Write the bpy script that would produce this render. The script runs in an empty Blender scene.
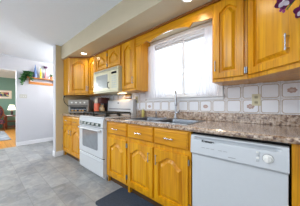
import bpy, bmesh, math, random
from mathutils import Vector, Matrix
R = math.radians
PI = math.pi
scene = bpy.context.scene
COL = scene.collection
rnd = random.Random(7)

# ------------------------------------------------------------------ camera
cam_d = bpy.data.cameras.new('camera')
cam = bpy.data.objects.new('camera', cam_d); COL.objects.link(cam)
cam.location = (2.575, -1.773, 1.09)
cam.rotation_euler = (PI/2, 0, 0.706)
cam_d.sensor_fit = 'HORIZONTAL'
cam_d.sensor_width = 36.0
cam_d.lens = 143.17/300*36.0
cam_d.shift_y = 2.489/300
cam_d.clip_start = 0.02
scene.camera = cam

# ------------------------------------------------------------------ world and large lights
world = bpy.data.worlds.new('world'); scene.world = world
world.use_nodes = True
bgn = world.node_tree.nodes['Background']
bgn.inputs[0].default_value = (0.84, 0.92, 1.0, 1)
bgn.inputs[1].default_value = 1.9

def area(name, loc, rot, sx, sy, power, color=(1, 1, 1), portal=False):
    l = bpy.data.lights.new(name, 'AREA'); l.shape = 'RECTANGLE'; l.size = sx; l.size_y = sy
    l.energy = power; l.color = color
    if portal: l.cycles.is_portal = True
    o = bpy.data.objects.new(name, l); COL.objects.link(o); o.location = loc; o.rotation_euler = rot
    return o
area('sink_window_portal', (1.585, .14, 1.615), (-PI/2, 0, 0), 1.1, .86, 1, portal=True)
area('added_back_window_portal', (1.25, -3.9, 1.37), (PI/2, 0, 0), 2.7, 1.75, 1, portal=True)  # portal of the rear window added for fill light
area('added_living_window_portal', (-5.2, -3.9, 1.4), (PI/2, 0, 0), 2.2, 1.6, 1, portal=True)  # portal of the unseen window added to light the living room
area('fill_light_right', (2.0, -2.3, 2.25), (0, 0, 0), .7, .7, 27, (.88, .95, 1.0))  # fill lights with made-up ceiling fixtures, from here to the living room one
area('fill_light_kitchen', (0.2, -2.5, 2.25), (0, 0, 0), .5, .5, 30, (.88, .95, 1.0))
area('fill_light_hall', (-1.7, -3.2, 2.25), (0, 0, 0), .5, .5, 32, (.92, .97, 1.0))
area('fill_light_living', (-4.8, -2.4, 2.30), (0, 0, 0), .8, .8, 90, (.92, .97, 1.0))  # living room fill under an added fixture
scene.view_settings.view_transform = 'Standard'
scene.view_settings.look = 'None'
scene.view_settings.gamma = 1.0
scene.view_settings.use_curve_mapping = False
scene.view_settings.exposure = 0.0

# ------------------------------------------------------------------ helpers: objects
WM = {}
def tag(o, label=None, cat=None, group=None, kind=None):
    if label: o['label'] = label
    if cat: o['category'] = cat
    if group: o['group'] = group
    if kind: o['kind'] = kind
    return o
def thing(name, label, cat, loc=(0, 0, 0), rz=0, group=None):
    o = bpy.data.objects.new(name, None); COL.objects.link(o)
    o.location = loc; o.rotation_euler = (0, 0, rz); o.empty_display_size = .05
    WM[o] = Matrix.Translation(loc) @ Matrix.Rotation(rz, 4, 'Z')
    return tag(o, label, cat, group)
def obj(name, bm, mat, parent=None, local=False, smooth=False, label=None, cat=None, group=None, kind=None):
    """bm is in world coordinates unless local=True (then in the frame of the thing)"""
    if parent is not None:
        M = WM[parent]; WM_self = M
        if not local: bmesh.ops.transform(bm, matrix=M.inverted(), verts=bm.verts)
    else:
        WM_self = Matrix.Identity(4)
    me = bpy.data.meshes.new(name); bm.to_mesh(me); bm.free()
    for m in (mat if isinstance(mat, (list, tuple)) else [mat]): me.materials.append(m)
    if smooth:
        for p in me.polygons: p.use_smooth = True
        if smooth != 'all':
            try: me.set_sharp_from_angle(angle=R(40))
            except Exception: pass
    o = bpy.data.objects.new(name, me); COL.objects.link(o)
    if parent is not None: o.parent = parent
    WM[o] = WM_self
    return tag(o, label, cat, group, kind)
def base(o, loc):
    """move the origin of a parentless one-mesh thing to loc"""
    o.data.transform(Matrix.Translation(-Vector(loc))); o.location = loc
    return o
def struct(name, bm, mat, **k): return obj(name, bm, mat, kind='structure', **k)

# ------------------------------------------------------------------ helpers: shapes
def B(): return bmesh.new()
def box(bm, x0, x1, y0, y1, z0, z1, bev=0, seg=2, mi=0):
    t = bmesh.new()
    bmesh.ops.create_cube(t, size=1)
    for v in t.verts:
        v.co = Vector(((x0+x1)/2+v.co.x*(x1-x0), (y0+y1)/2+v.co.y*(y1-y0), (z0+z1)/2+v.co.z*(z1-z0)))
    if bev: bmesh.ops.bevel(t, geom=t.edges[:], offset=bev, segments=seg, affect='EDGES', profile=.5)
    return merge(bm, t, mi)
def merge(bm, t, mi=0, M=None):
    if M is not None: bmesh.ops.transform(t, matrix=M, verts=t.verts)
    vm = {}
    for v in t.verts: vm[v] = bm.verts.new(v.co)
    for f in t.faces:
        try:
            g = bm.faces.new([vm[v] for v in f.verts]); g.material_index = mi; g.smooth = f.smooth
        except ValueError: pass
    t.free()
    return bm
def rings(bm, rs, closed=True, cap0=True, cap1=True, mi=0):
    vs = [[bm.verts.new(p) for p in r] for r in rs]
    n = len(rs[0])
    for a, b in zip(vs, vs[1:]):
        for i in range(n if closed else n-1):
            j = (i+1) % n
            try: f = bm.faces.new((a[i], a[j], b[j], b[i])); f.material_index = mi
            except ValueError: pass
    if cap0 and closed: f = bm.faces.new(vs[0][::-1]); f.material_index = mi
    if cap1 and closed: f = bm.faces.new(vs[-1]); f.material_index = mi
    return bm
def fixn(bm):
    bmesh.ops.recalc_face_normals(bm, faces=bm.faces[:]); return bm
def lathe(bm, prof, c=(0, 0, 0), n=20, axis='Z', mi=0):
    """prof: (radius, height) list; revolved about axis through c"""
    c = Vector(c); rs = []
    for r, h in prof:
        ring = []
        for k in range(n):
            a = 2*PI*k/n; p = (r*math.cos(a), r*math.sin(a), h)
            if axis == 'Y': p = (p[0], -p[2], p[1])
            if axis == 'X': p = (p[2], p[0], p[1])
            ring.append(c+Vector(p))
        rs.append(ring)
    t = bmesh.new(); rings(t, rs, mi=0); fixn(t)
    return merge(bm, t, mi)
def tube(bm, pts, r, n=8, mi=0):
    pts = [Vector(p) for p in pts]
    rr = r if isinstance(r, (list, tuple)) else [r]*len(pts)
    rs = []; prev = None
    for i, p in enumerate(pts):
        d = (pts[min(i+1, len(pts)-1)]-pts[max(i-1, 0)]).normalized()
        if prev is None:
            a = d.orthogonal().normalized()
        else:
            a = (prev-d*prev.dot(d)); a = a.normalized() if a.length > 1e-6 else d.orthogonal().normalized()
        prev = a; b = d.cross(a)
        rs.append([p+(a*math.cos(2*PI*k/n)+b*math.sin(2*PI*k/n))*rr[i] for k in range(n)])
    t = bmesh.new(); rings(t, rs); fixn(t)
    return merge(bm, t, mi)
def arc_pts(ctrl, n=24):
    """Catmull-Rom through the control points"""
    P = [Vector(p) for p in ctrl]; P = [P[0]*2-P[1]]+P+[P[-1]*2-P[-2]]
    out = []; m = len(P)-3
    for i in range(m):
        for k in range(n//m+1):
            t = k/(n//m+1)
            a, b, c, d = P[i:i+4]
            out.append(.5*((2*b)+(c-a)*t+(2*a-5*b+4*c-d)*t*t+(3*b-a-3*c+d)*t**3))
    out.append(P[-2]); return out
def prism(bm, poly, z0, z1, mi=0, axis='Z'):
    """poly of 2D points extruded; axis Y: poly is (x,z) and extrudes y from z0 to z1; axis X: poly is (y,z)"""
    def m(p, h):
        return (p[0], p[1], h) if axis == 'Z' else ((p[0], h, p[1]) if axis == 'Y' else (h, p[0], p[1]))
    t = bmesh.new(); rings(t, [[m(p, z0) for p in poly], [m(p, z1) for p in poly]]); fixn(t)
    return merge(bm, t, mi)
def wallgrid(bm, axis, fixed, thick, u0, u1, z0, z1, holes):
    """a wall slab at plane axis=fixed..fixed+thick with rectangular holes (u0,u1,z0,z1)"""
    us = sorted({u0, u1, *[h[0] for h in holes], *[h[1] for h in holes]})
    zs = sorted({z0, z1, *[h[2] for h in holes], *[h[3] for h in holes]})
    for a, b in zip(us, us[1:]):
        run = None
        for c, d in zip(zs, zs[1:]):
            hole = any(a >= h[0]-1e-6 and b <= h[1]+1e-6 and c >= h[2]-1e-6 and d <= h[3]+1e-6 for h in holes)
            if hole: continue
            lo, hi = sorted((fixed, fixed+thick))
            if axis == 'Y': box(bm, a, b, lo, hi, c, d)
            else: box(bm, lo, hi, a, b, c, d)
    return bm

# ------------------------------------------------------------------ materials
def srgb(r, g, b):
    f = lambda c: (c/255/12.92) if c/255 <= .04045 else ((c/255+.055)/1.055)**2.4
    return (f(r), f(g), f(b), 1)
class NT:
    def __init__(s, name):
        s.m = bpy.data.materials.new(name); s.m.use_nodes = True; s.t = s.m.node_tree
        s.b = s.t.nodes['Principled BSDF']
    def n(s, typ, **k):
        o = s.t.nodes.new(typ)
        for a, b in k.items(): setattr(o, a, b)
        return o
    def l(s, a, b): s.t.links.new(a, b)
    def math(s, op, a, b=None, c=None):
        o = s.n('ShaderNodeMath', operation=op)
        for i, v in enumerate((a, b, c)):
            if v is None: continue
            if isinstance(v, (int, float)): o.inputs[i].default_value = v
            else: s.l(v, o.inputs[i])
        return o.outputs[0]
    def coord(s, scale=(1, 1, 1), kind='Object'):
        tc = s.n('ShaderNodeTexCoord'); mp = s.n('ShaderNodeMapping'); mp.inputs['Scale'].default_value = scale
        s.l(tc.outputs[kind], mp.inputs[0]); return mp.outputs[0]
    def noise(s, co, sc, det=4, rough=.55, dist=0):
        o = s.n('ShaderNodeTexNoise'); o.inputs['Scale'].default_value = sc; o.inputs['Detail'].default_value = det
        o.inputs['Roughness'].default_value = rough; o.inputs['Distortion'].default_value = dist
        s.l(co, o.inputs['Vector']); return o.outputs['Fac']
    def ramp(s, fac, stops):
        o = s.n('ShaderNodeValToRGB'); e = o.color_ramp.elements
        while len(e) < len(stops): e.new(.5)
        for el, (p, c) in zip(e, stops): el.position = p; el.color = c
        s.l(fac, o.inputs[0]); return o.outputs[0]
    def mix(s, f, a, b, mode='MIX'):
        o = s.n('ShaderNodeMix', data_type='RGBA', blend_type=mode)
        for i, v in ((0, f), (6, a), (7, b)):
            if isinstance(v, (int, float)): o.inputs[i].default_value = v
            elif isinstance(v, tuple): o.inputs[i].default_value = v
            else: s.l(v, o.inputs[i])
        return o.outputs[2]
    def bump(s, h, st=.2, d=.002):
        o = s.n('ShaderNodeBump'); o.inputs['Strength'].default_value = st; o.inputs['Distance'].default_value = d
        s.l(h, o.inputs['Height']); s.l(o.outputs[0], s.b.inputs['Normal'])
def plain(name, c, rough=.5, metal=0, var=.0, scale=30, spec=None, emit=None, es=0, coat=0):
    t = NT(name); t.b.inputs['Roughness'].default_value = rough; t.b.inputs['Metallic'].default_value = metal
    co = t.coord(); f = t.noise(co, scale)
    lo = tuple(max(0, x*(1-var)) for x in c[:3])+(1,); hi = tuple(min(1, x*(1+var)) for x in c[:3])+(1,)
    t.l(t.ramp(f, [(.3, lo), (.7, hi)]), t.b.inputs['Base Color'])
    if emit: t.b.inputs['Emission Color'].default_value = emit; t.b.inputs['Emission Strength'].default_value = es
    if spec is not None: t.b.inputs['Specular IOR Level'].default_value = spec
    if coat: t.b.inputs['Coat Weight'].default_value = coat
    return t.m
def oak(name, grain='Z'):
    t = NT(name)
    sc = {'Z': (60, 60, 2.2), 'X': (2.2, 60, 60)}[grain]
    f = t.noise(t.coord(sc), 1.0, 5, .6, .4)
    sc2 = {'Z': (9, 9, .9), 'X': (.9, 9, 9)}[grain]
    g = t.noise(t.coord(sc2), 1.0, 3, .5, 1.2)
    c1 = t.ramp(f, [(.30, srgb(148, 84, 0)), (.46, srgb(206, 138, 2)), (.75, srgb(236, 174, 14))])
    c2 = t.ramp(g, [(.35, srgb(186, 114, 0)), (.65, srgb(234, 174, 12))])
    t.l(t.mix(.42, c1, c2), t.b.inputs['Base Color'])
    t.b.inputs['Roughness'].default_value = .4; t.b.inputs['Specular IOR Level'].default_value = .3
    t.b.inputs['Coat Weight'].default_value = .35; t.b.inputs['Coat Roughness'].default_value = .25
    t.bump(f, .12, .001)
    return t.m
M = {}
M['oak'] = oak('oak_vertical', 'Z'); M['oakx'] = oak('oak_horizontal', 'X')
M['wall'] = plain('wall_paint', srgb(204, 204, 208), .7, var=.01)
M['tan'] = plain('tan_wall_paint', srgb(206, 186, 146), .7, var=.02, scale=8)
M['soffit'] = plain('soffit_paint', srgb(208, 196, 168), .6, var=.015, scale=8)
M['ceil'] = plain('ceiling_paint', srgb(240, 246, 252), .8, var=.01)
M['trim'] = plain('white_trim', srgb(236, 236, 238), .4, var=.01)
M['dwwhite'] = plain('dishwasher_enamel', srgb(204, 208, 212), .28, var=.01, coat=.2)
M['white'] = plain('white_enamel', srgb(206, 209, 212), .25, var=.01, coat=.3)
M['whitem'] = plain('white_plastic', srgb(236, 236, 232), .35, var=.01)
M['grey'] = plain('grey_plastic', srgb(150, 152, 155), .5, var=.03)
M['almond'] = plain('almond_plastic', srgb(214, 208, 174), .35, var=.01)
M['black'] = plain('black_plastic', srgb(18, 18, 20), .35, var=.1)
M['iron'] = plain('cast_iron', srgb(26, 32, 30), .45, var=.2)
M['gap'] = plain('recess_shade', srgb(12, 10, 9), .9, var=.1)  # near-black standing in for shade in gaps and slots
M['steel'] = plain('brushed_steel', srgb(168, 172, 178), .28, 1, var=.05)
M['sinksteel'] = plain('sink_steel', srgb(104, 108, 114), .3, 1, var=.08)
M['chrome'] = plain('satin_nickel', srgb(196, 198, 204), .22, 1, var=.03)
M['green'] = plain('green_wall_paint', srgb(116, 148, 134), .8, var=.02)
M['ovenglass'] = plain('oven_window_glass', srgb(122, 128, 134), .12, var=.12, scale=12, coat=.6)
M['screen'] = plain('microwave_mesh', srgb(160, 166, 164), .2, var=.04, coat=.4)
M['glassdark'] = plain('dark_glass', srgb(12, 13, 18), .12, var=.2, spec=.3)

def m_floor():
    t = NT('vinyl_floor')
    tc = t.n('ShaderNodeTexCoord'); sp = t.n('ShaderNodeSeparateXYZ'); t.l(tc.outputs['Object'], sp.inputs[0])
    br = t.n('ShaderNodeTexBrick'); br.offset = .5; br.squash = 1
    mp = t.n('ShaderNodeMapping'); mp.inputs['Location'].default_value = (.1, .03, 0); t.l(tc.outputs['Object'], mp.inputs[0]); t.l(mp.outputs[0], br.inputs['Vector'])
    br.inputs['Scale'].default_value = 1; br.inputs['Brick Width'].default_value = .46; br.inputs['Row Height'].default_value = .23
    br.inputs['Mortar Size'].default_value = .004; br.inputs['Mortar Smooth'].default_value = .6
    br.inputs['Color1'].default_value = (0.0, 0, 0, 1); br.inputs['Color2'].default_value = (1, 1, 1, 1); br.inputs['Mortar'].default_value = (.5, .5, .5, 1)
    n1 = t.noise(t.coord((1, 1, 1)), 9, 6, .65, .8)
    n2 = t.noise(t.coord((1, 2.2, 1)), 3.2, 4, .6, .5)
    base_ = t.ramp(n1, [(.3, srgb(104, 107, 108)), (.5, srgb(138, 140, 141)), (.68, srgb(170, 170, 168))])
    tint = t.ramp(n2, [(.35, srgb(118, 124, 132)), (.65, srgb(162, 157, 148))])
    c = t.mix(.4, base_, tint)
    c = t.mix(.10, c, br.outputs['Color'])
    c = t.mix(t.math('MULTIPLY', br.outputs['Fac'], .5), c, srgb(112, 110, 106))
    t.l(c, t.b.inputs['Base Color']); t.b.inputs['Roughness'].default_value = .42
    return t.m
M['floor'] = m_floor()
def m_wood_floor():
    t = NT('wood_floor')
    br = t.n('ShaderNodeTexBrick'); t.l(t.coord((1, 1, 1)), br.inputs['Vector'])
    br.inputs['Scale'].default_value = 1; br.inputs['Brick Width'].default_value = 1.0; br.inputs['Row Height'].default_value = .09
    br.inputs['Mortar Size'].default_value = .003
    br.inputs['Color1'].default_value = srgb(214, 150, 66); br.inputs['Color2'].default_value = srgb(188, 122, 44); br.inputs['Mortar'].default_value = srgb(120, 74, 26)
    f = t.noise(t.coord((2, 40, 1)), 1, 4)
    t.l(t.mix(.35, br.outputs['Color'], t.ramp(f, [(.3, srgb(180, 112, 40)), (.7, srgb(226, 168, 84))])), t.b.inputs['Base Color'])
    t.b.inputs['Roughness'].default_value = .3
    return t.m
M['woodfloor'] = m_wood_floor()
def m_granite():
    t = NT('speckled_laminate')
    co = t.coord((1, 1, 1))
    v = t.n('ShaderNodeTexVoronoi'); v.inputs['Scale'].default_value = 75; t.l(co, v.inputs['Vector'])
    n1 = t.noise(co, 26, 5, .7, .6); n2 = t.noise(co, 60, 3, .6)
    a = t.ramp(n1, [(.32, srgb(70, 44, 36)), (.44, srgb(132, 102, 72)), (.54, srgb(194, 168, 142)), (.70, srgb(228, 212, 196))])
    b = t.ramp(v.outputs['Color'], [(.2, srgb(72, 46, 62)), (.42, srgb(156, 126, 102)), (.75, srgb(222, 206, 190))])
    c = t.mix(.42, a, b)
    d = t.ramp(n2, [(.36, (1, 1, 1, 1)), (.42, (0, 0, 0, 1))])
    c = t.mix(t.math('MULTIPLY', d, .6), c, srgb(70, 44, 52))
    t.l(c, t.b.inputs['Base Color']); t.b.inputs['Roughness'].default_value = .22; t.b.inputs['Coat Weight'].default_value = 1; t.b.inputs['Coat Roughness'].default_value = .12
    return t.m
M['granite'] = m_granite()
TX, TZ, TP, TQ = 2.034, 1.010, .150, .145
def m_tile():
    t = NT('backsplash_tile')
    tc = t.n('ShaderNodeTexCoord'); sp = t.n('ShaderNodeSeparateXYZ'); t.l(tc.outputs['Object'], sp.inputs[0])
    def ax(o, off, p):
        u = t.math('DIVIDE', t.math('SUBTRACT', o, off), p)
        fr = t.math('SUBTRACT', u, t.math('FLOOR', u))
        return t.math('MULTIPLY', t.math('ABSOLUTE', t.math('SUBTRACT', fr, .5)), p)
    ux, uz = ax(sp.outputs[0], TX, TP), ax(sp.outputs[2], TZ, TQ)
    hw, hz, r = .064, .062, .020
    dx = t.math('MAXIMUM', t.math('SUBTRACT', ux, hw-r), 0); dz = t.math('MAXIMUM', t.math('SUBTRACT', uz, hz-r), 0)
    d = t.math('SUBTRACT', t.math('SQRT', t.math('ADD', t.math('MULTIPLY', dx, dx), t.math('MULTIPLY', dz, dz))), r)
    line = t.math('LESS_THAN', t.math('ABSOLUTE', d), .0026)
    outer = t.math('GREATER_THAN', d, 0)
    ed = t.math('MINIMUM', t.math('SUBTRACT', TP/2, ux), t.math('SUBTRACT', TQ/2, uz))
    grout = t.math('LESS_THAN', ed, .0014)
    mott = t.noise(t.coord(), 60, 3)
    c = t.mix(outer, srgb(238, 240, 246), t.ramp(mott, [(.35, srgb(218, 217, 220)), (.65, srgb(240, 239, 242))]))
    c = t.mix(grout, c, srgb(186, 182, 176))
    c = t.mix(line, c, srgb(166, 140, 108))
    t.l(c, t.b.inputs['Base Color']); t.b.inputs['Roughness'].default_value = .3
    return t.m
M['tile'] = m_tile()
def m_sheer():
    t = NT('sheer_fabric'); t.t.nodes.remove(t.b)
    out = [n for n in t.t.nodes if n.type == 'OUTPUT_MATERIAL'][0]
    tr = t.n('ShaderNodeBsdfTransparent'); tl = t.n('ShaderNodeBsdfTranslucent'); df = t.n('ShaderNodeBsdfDiffuse')
    tl.inputs[0].default_value = (.95, .95, .98, 1); df.inputs[0].default_value = (.92, .92, .96, 1)
    m1 = t.n('ShaderNodeMixShader'); m1.inputs[0].default_value = .45; t.l(tl.outputs[0], m1.inputs[1]); t.l(df.outputs[0], m1.inputs[2])
    m2 = t.n('ShaderNodeMixShader'); m2.inputs[0].default_value = .8; t.l(tr.outputs[0], m2.inputs[1]); t.l(m1.outputs[0], m2.inputs[2])
    t.l(m2.outputs[0], out.inputs[0]); return t.m
M['sheer'] = m_sheer()
def m_glass():
    t = NT('clear_glass'); t.t.nodes.remove(t.b)
    out = [n for n in t.t.nodes if n.type == 'OUTPUT_MATERIAL'][0]
    tr = t.n('ShaderNodeBsdfTransparent'); gl = t.n('ShaderNodeBsdfGlossy'); gl.inputs['Roughness'].default_value = .02
    m = t.n('ShaderNodeMixShader'); m.inputs[0].default_value = .06; t.l(tr.outputs[0], m.inputs[1]); t.l(gl.outputs[0], m.inputs[2])
    t.l(m.outputs[0], out.inputs[0]); return t.m
M['glass'] = m_glass()
def col(name, r, g, b, rough=.5, var=.08, scale=30, **k):
    if name not in M: M[name] = plain(name, srgb(r, g, b), rough, var=var, scale=scale, **k)
    return M[name]

# ------------------------------------------------------------------ the setting
CE = 2.38
XL, XR = -.92, 3.03
b = B(); box(b, -2.62, XR+.12, -4.1, .12, -.05, 0); box(b, -2.62, XL-.01, .12, 1.6, -.05, 0); struct('floor', b, M['floor'])
b = B(); box(b, -7.4, -2.62, -4.1, 2.1, -.05, 0); struct('floor_living', b, M['woodfloor'])
b = B(); box(b, -2.74, XR+.12, -4.1, .12, CE, CE+.06); box(b, -2.74, XL-.01, .12, 1.6, CE, CE+.06); struct('ceiling', b, M['ceil'])
b = B(); box(b, -7.4, -2.74, -4.1, 2.1, 2.44, 2.5); struct('ceiling_living', b, M['trim'])
WH = (1.06, 2.11, 1.205, 2.03)
b = B(); wallgrid(b, 'Y', 0, .12, XL-.13, XR+.12, 0, CE, [WH]); struct('wall_back', b, M['wall'])
b = B(); box(b, XL-.13, XL, -.755, 0, 0, CE); box(b, XL-.13, XL-.01, 0, 1.6, 0, CE)
struct('wall_partition', b, [M['tan']])
# the partition's end and hall side are painted white: thin skins of board
b = B(); box(b, XL-.145, XL-.0, -.765, -.755, 0, CE); box(b, XL-.145, XL-.13, -.755, 1.6, 0, CE); struct('wall_partition_hall', b, M['wall'])
b = B(); box(b, XR, XR+.12, -4.1, 0, 0, CE); struct('wall_right', b, M['wall'])
DO = (-2.75, -1.18, 0, 2.02)
b = B(); wallgrid(b, 'X', -2.62, -.12, -4.1, 1.6, 0, 2.44, [DO]); struct('wall_left', b, M['wall'])
b = B(); box(b, -2.62, XL-.145, 1.5, 1.6, 0, CE); struct('wall_hall_end', b, M['wall'])
b = B(); wallgrid(b, 'Y', -4.0, -.1, -2.62, XR, 0, CE, [(-.1, 2.6, .5, 2.25)]); struct('wall_front', b, M['wall'])  # opening added behind the camera to let in fill light
b = B(); box(b, -7.4, -7.28, -4.1, 2.1, 0, 2.44); struct('wall_living_far', b, M['green'])
b = B(); box(b, -7.4, -2.74, 2.0, 2.1, 0, 2.44); struct('wall_living_side', b, M['green'])
b = B(); wallgrid(b, 'Y', -4.0, -.1, -7.28, -2.74, 0, 2.44, [(-6.3, -4.1, .6, 2.2)]); struct('wall_living_opening', b, M['green'])  # opening added out of view to light the living room
# soffit over the cabinets
b = B(); box(b, XL, XR, -.655, 0, 2.092, CE); struct('ceiling_soffit', b, M['soffit'])
# baseboards
def bb(name, x0, x1, y0, y1): b = B(); box(b, x0, x1, y0, y1, 0, .092, .004); box(b, x0, x1, y0, y1, .092, .108, .005); struct(name, b, M['trim'])
bb('baseboard_left', -2.62, -2.604, -1.18, 1.5)
bb('baseboard_partition', XL, XL+.014, -.765, -.615)
bb('baseboard_partition_end', XL-.145, XL+.014, -.779, -.765)
bb('baseboard_hall', XL-.159, XL-.145, -.765, 1.5)

# window over the sink
wf = struct('window_1', B(), M['trim'])
def frame_rect(bm, x0, x1, z0, z1, w, y0, y1, bev=.003):
    box(bm, x0, x0+w, y0, y1, z0, z1, bev); box(bm, x1-w, x1, y0, y1, z0, z1, bev)
    box(bm, x0+w, x1-w, y0, y1, z0, z0+w, bev); box(bm, x0+w, x1-w, y0, y1, z1-w, z1, bev)
x0, x1, z0, z1 = WH
b = B(); frame_rect(b, x0, x1, z0, z1, .03, .0, .115); obj('window_frame', b, M['trim'], wf)
b = B(); box(b, x0-.045, x0+.004, -.018, 0, z0-.03, z1-.004, .004); box(b, x1-.004, x1+.045, -.018, 0, z0-.03, z1-.004, .004)
box(b, x0-.045, x1+.045, -.02, 0, z1-.004, z1+.058, .004); box(b, x0-.045, x1+.045, -.026, 0, z1+.03, z1+.04, .003); obj('window_casing', b, M['trim'], wf)
b = B(); box(b, x0-.06, x1+.06, -.045, .02, z0-.012, z0+.008, .004); box(b, x0-.05, x1+.05, -.02, 0, z0-.048, z0-.012, .003); obj('window_sill', b, M['trim'], wf)
b = B(); frame_rect(b, x0+.03, 1.655, z0+.03, z1-.03, .028, .035, .06); obj('window_sash', b, M['trim'], wf)
b = B(); frame_rect(b, 1.605, x1-.03, z0+.03, z1-.03, .028, .065, .09); obj('window_sash', b, M['trim'], wf)
b = B(); box(b, 1.088, 1.63, .046, .049, z0+.055, z1-.055); obj('window_pane', b, M['glass'], wf)
b = B(); box(b, 1.63, x1-.058, .076, .079, z0+.055, z1-.055); obj('window_pane', b, M['glass'], wf)
# rear windows behind the camera, unseen, added to let in fill light
for i, (a, c, d, e) in enumerate(((-.1, 2.6, .5, 2.25), (-6.3, -4.1, .6, 2.2))):
    w = struct('window_%d' % (i+2), B(), M['trim']); b = B(); frame_rect(b, a, c, d, e, .05, -4.1, -4.0); box(b, (a+c)/2-.03, (a+c)/2+.03, -4.08, -4.02, d, e); obj('window_frame', b, M['trim'], w)

# tiled backsplash on the back wall, with painted flower tiles
ts = thing('tile_backsplash', 'white square wall tiles with beige outlines and a few flower tiles behind the counter', 'backsplash', (0, 0, 1.01))
b = B(); box(b, XL, x0-.05, -.008, 0, 1.0, 1.40); box(b, x0-.05, x1+.05, -.008, 0, 1.0, 1.157); box(b, x1+.05, XR, -.008, 0, 1.0, 1.40)
o = obj('tile_field', b, M['tile'], ts, local=False)
o.location = (0, 0, 0)
# the tile pattern runs in world measure: undo the thing's offset
o.data.transform(Matrix.Translation((0, 0, 1.01))); o.location = (0, 0, -1.01)
def flower(cx, cz, k=1.0):
    b = B()
    t = bmesh.new(); rings(t, [[(cx+.016*k*math.cos(2*PI*i/20), y, cz+.011*k*math.sin(2*PI*i/20)) for i in range(20)] for y in (-.0078, -.0092)]); fixn(t); merge(b, t, 0)
    for q in range(7):
        a = 2*PI*q/7; px, pz = cx+.023*k*math.cos(a), cz+.017*k*math.sin(a)
        t = bmesh.new(); rings(t, [[(px+.011*k*math.cos(2*PI*i/10), y, pz+.009*k*math.sin(2*PI*i/10)) for i in range(10)] for y in (-.0078, -.0088)]); fixn(t); merge(b, t, 1)
    obj('flower_motif', b, [col('motif_rose', 206, 188, 182), col('motif_brown', 186, 158, 148)], ts)
flower(2.409, 1.080); flower(2.709, 1.225); flower(1.959, 1.078, .9); flower(1.059, 1.075, .9); flower(.45, 1.225)

# ------------------------------------------------------------------ cabinet parts
def cath(hw, zb, zs, H, n=30, d=0.0):
    """cathedral contour around x=0, inset by d"""
    hw2, zb2 = hw-d, zb+d
    pts = [(-hw2, zb2), (hw2, zb2)]
    for i in range(n+1):
        t = 1-2*i/n
        a = abs(t)
        h = 0 if a > .93 else (.5*(1+math.cos(PI*(a/.93)**1.15)))**.85
        pts.append((hw2*t, zs-d+H*h))
    return pts
def door_bm(w, h, arch=True, t=.02):
    st = .055 if w > .24 else .042
    if arch: H = min(.062, w*.17)
    else: H = 0
    hw = w/2-st; zs = h-st-.012-H if arch else h-.04
    zb = st if arch else .04
    if not arch: hw = w/2-.04; H = 0
    cx = w/2
    inner = lambda d, y: [(cx+x, y, z) for x, z in cath(hw, zb, zs, H, 30, d)]
    c0 = cath(hw, zb, zs, H, 30, 0)
    def outer(e, y):
        out = [(e, y, e), (w-e, y, e)]
        for i in range(31):
            t = 1-2*i/30
            out.append((cx+(w/2-e)*t, y, h-e))
        return out
    b = bmesh.new()
    if arch:
        rs = [outer(0, 0), outer(0, -t+.005), outer(.005, -t), inner(-.004, -t), inner(.001, -t+.017), inner(.014, -t+.017), inner(.038, -t-.002), inner(.040, -t-.002)]
    else:
        rs = [outer(0, 0), outer(0, -t+.008), outer(.012, -t+.001), outer(.016, -t)]
    rings(b, rs); fixn(b)
    return b
def pull_bm(x, y, z, L=.10, vert=True):
    """a flared bar pull standing off its door; y is the door face"""
    b = B()
    ax = (lambda s: (x, y-.026, z+s)) if vert else (lambda s: (x+s, y-.026, z))
    pts = [ax(-L/2), ax(-L/2+.008), ax(-L*.2), ax(0), ax(L*.2), ax(L/2-.008), ax(L/2)]
    tube(b, pts, [.0045, .0065, .0036, .0046, .0036, .0065, .0045], 8)
    for s in (-L*.36, L*.36):
        p = ax(s); tube(b, [(p[0], y, p[2]), (p[0], y-.026, p[2])], [.006, .0045], 8)
    return b
def hinge_bm(x, y, z):
    b = B(); box(b, x-.005, x+.005, y-.024, y-.001, z-.022, z+.022, .002); tube(b, [(x, y-.024, z-.026), (x, y-.024, z+.026)], .004, 6); return b
def door(root, x, z, w, h, arch=True, pull=None, hinge=None, mat=None, name=None):
    M_ = Matrix.Translation((x, 0, z))
    bm = door_bm(w, h, arch); bmesh.ops.transform(bm, matrix=M_, verts=bm.verts)
    d = obj(name or ('door' if arch else 'drawer'), bm, mat or (M['oak'] if arch else M['oakx']), root, local=True)
    if pull:
        px, pz, v = pull
        obj('handle', pull_bm(px, -.019, pz, .10, v), M['chrome'], d, local=True, smooth=True)
    for (hx, hz) in (hinge or []):
        obj('hinge', hinge_bm(hx, 0, hz), M['steel'], d, local=True)
    return d

BF = -.61          # base front plane
def base_cab(x0, x1, label, spec, group='oak base cabinets'):
    r = thing('base_cabinet', label, 'cabinet', (x0, BF, 0), 0, group)
    w = x1-x0
    b = B(); box(b, 0, w, 0.0, .02, .10, .868); box(b, 0, .018, .02, .60, 0, .868); box(b, w-.018, w, .02, .60, 0, .868); box(b, .018, w-.018, .588, .60, 0, .868); box(b, .018, w-.018, .02, .588, .10, .118); obj('cabinet_body', b, M['oak'], r, local=True)
    b = B(); box(b, 0.0, w, .056, .06, 0, .10); obj('toe_kick', b, col('toe_kick_brown', 84, 58, 34, .6), r, local=True)
    for s in spec:
        a, c = s['x'][0]-x0, s['x'][1]-x0
        door(r, a, .70, c-a, .158, False, ((a+c)/2, .779, False) if s.get('dp', True) else None)
        px = s.get('pull')
        hg = s.get('hinge')
        door(r, a, .132, c-a, .522, True, (px-x0, .55, True) if px is not None else None,
             [(hg-x0, .215), (hg-x0, .60)] if hg is not None else None)
    return r
base_cab(XL+.002, -.002, 'oak base cabinet left of the white stove, below the toaster oven', [
    {'x': (-.895, -.475), 'pull': -.51, 'hinge': -.9}, {'x': (-.445, -.03), 'pull': -.41, 'hinge': -.025}])
base_cab(.768, 1.224, 'single door oak base cabinet right beside the white stove', [{'x': (.822, 1.212), 'hinge': 1.218}])
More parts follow.
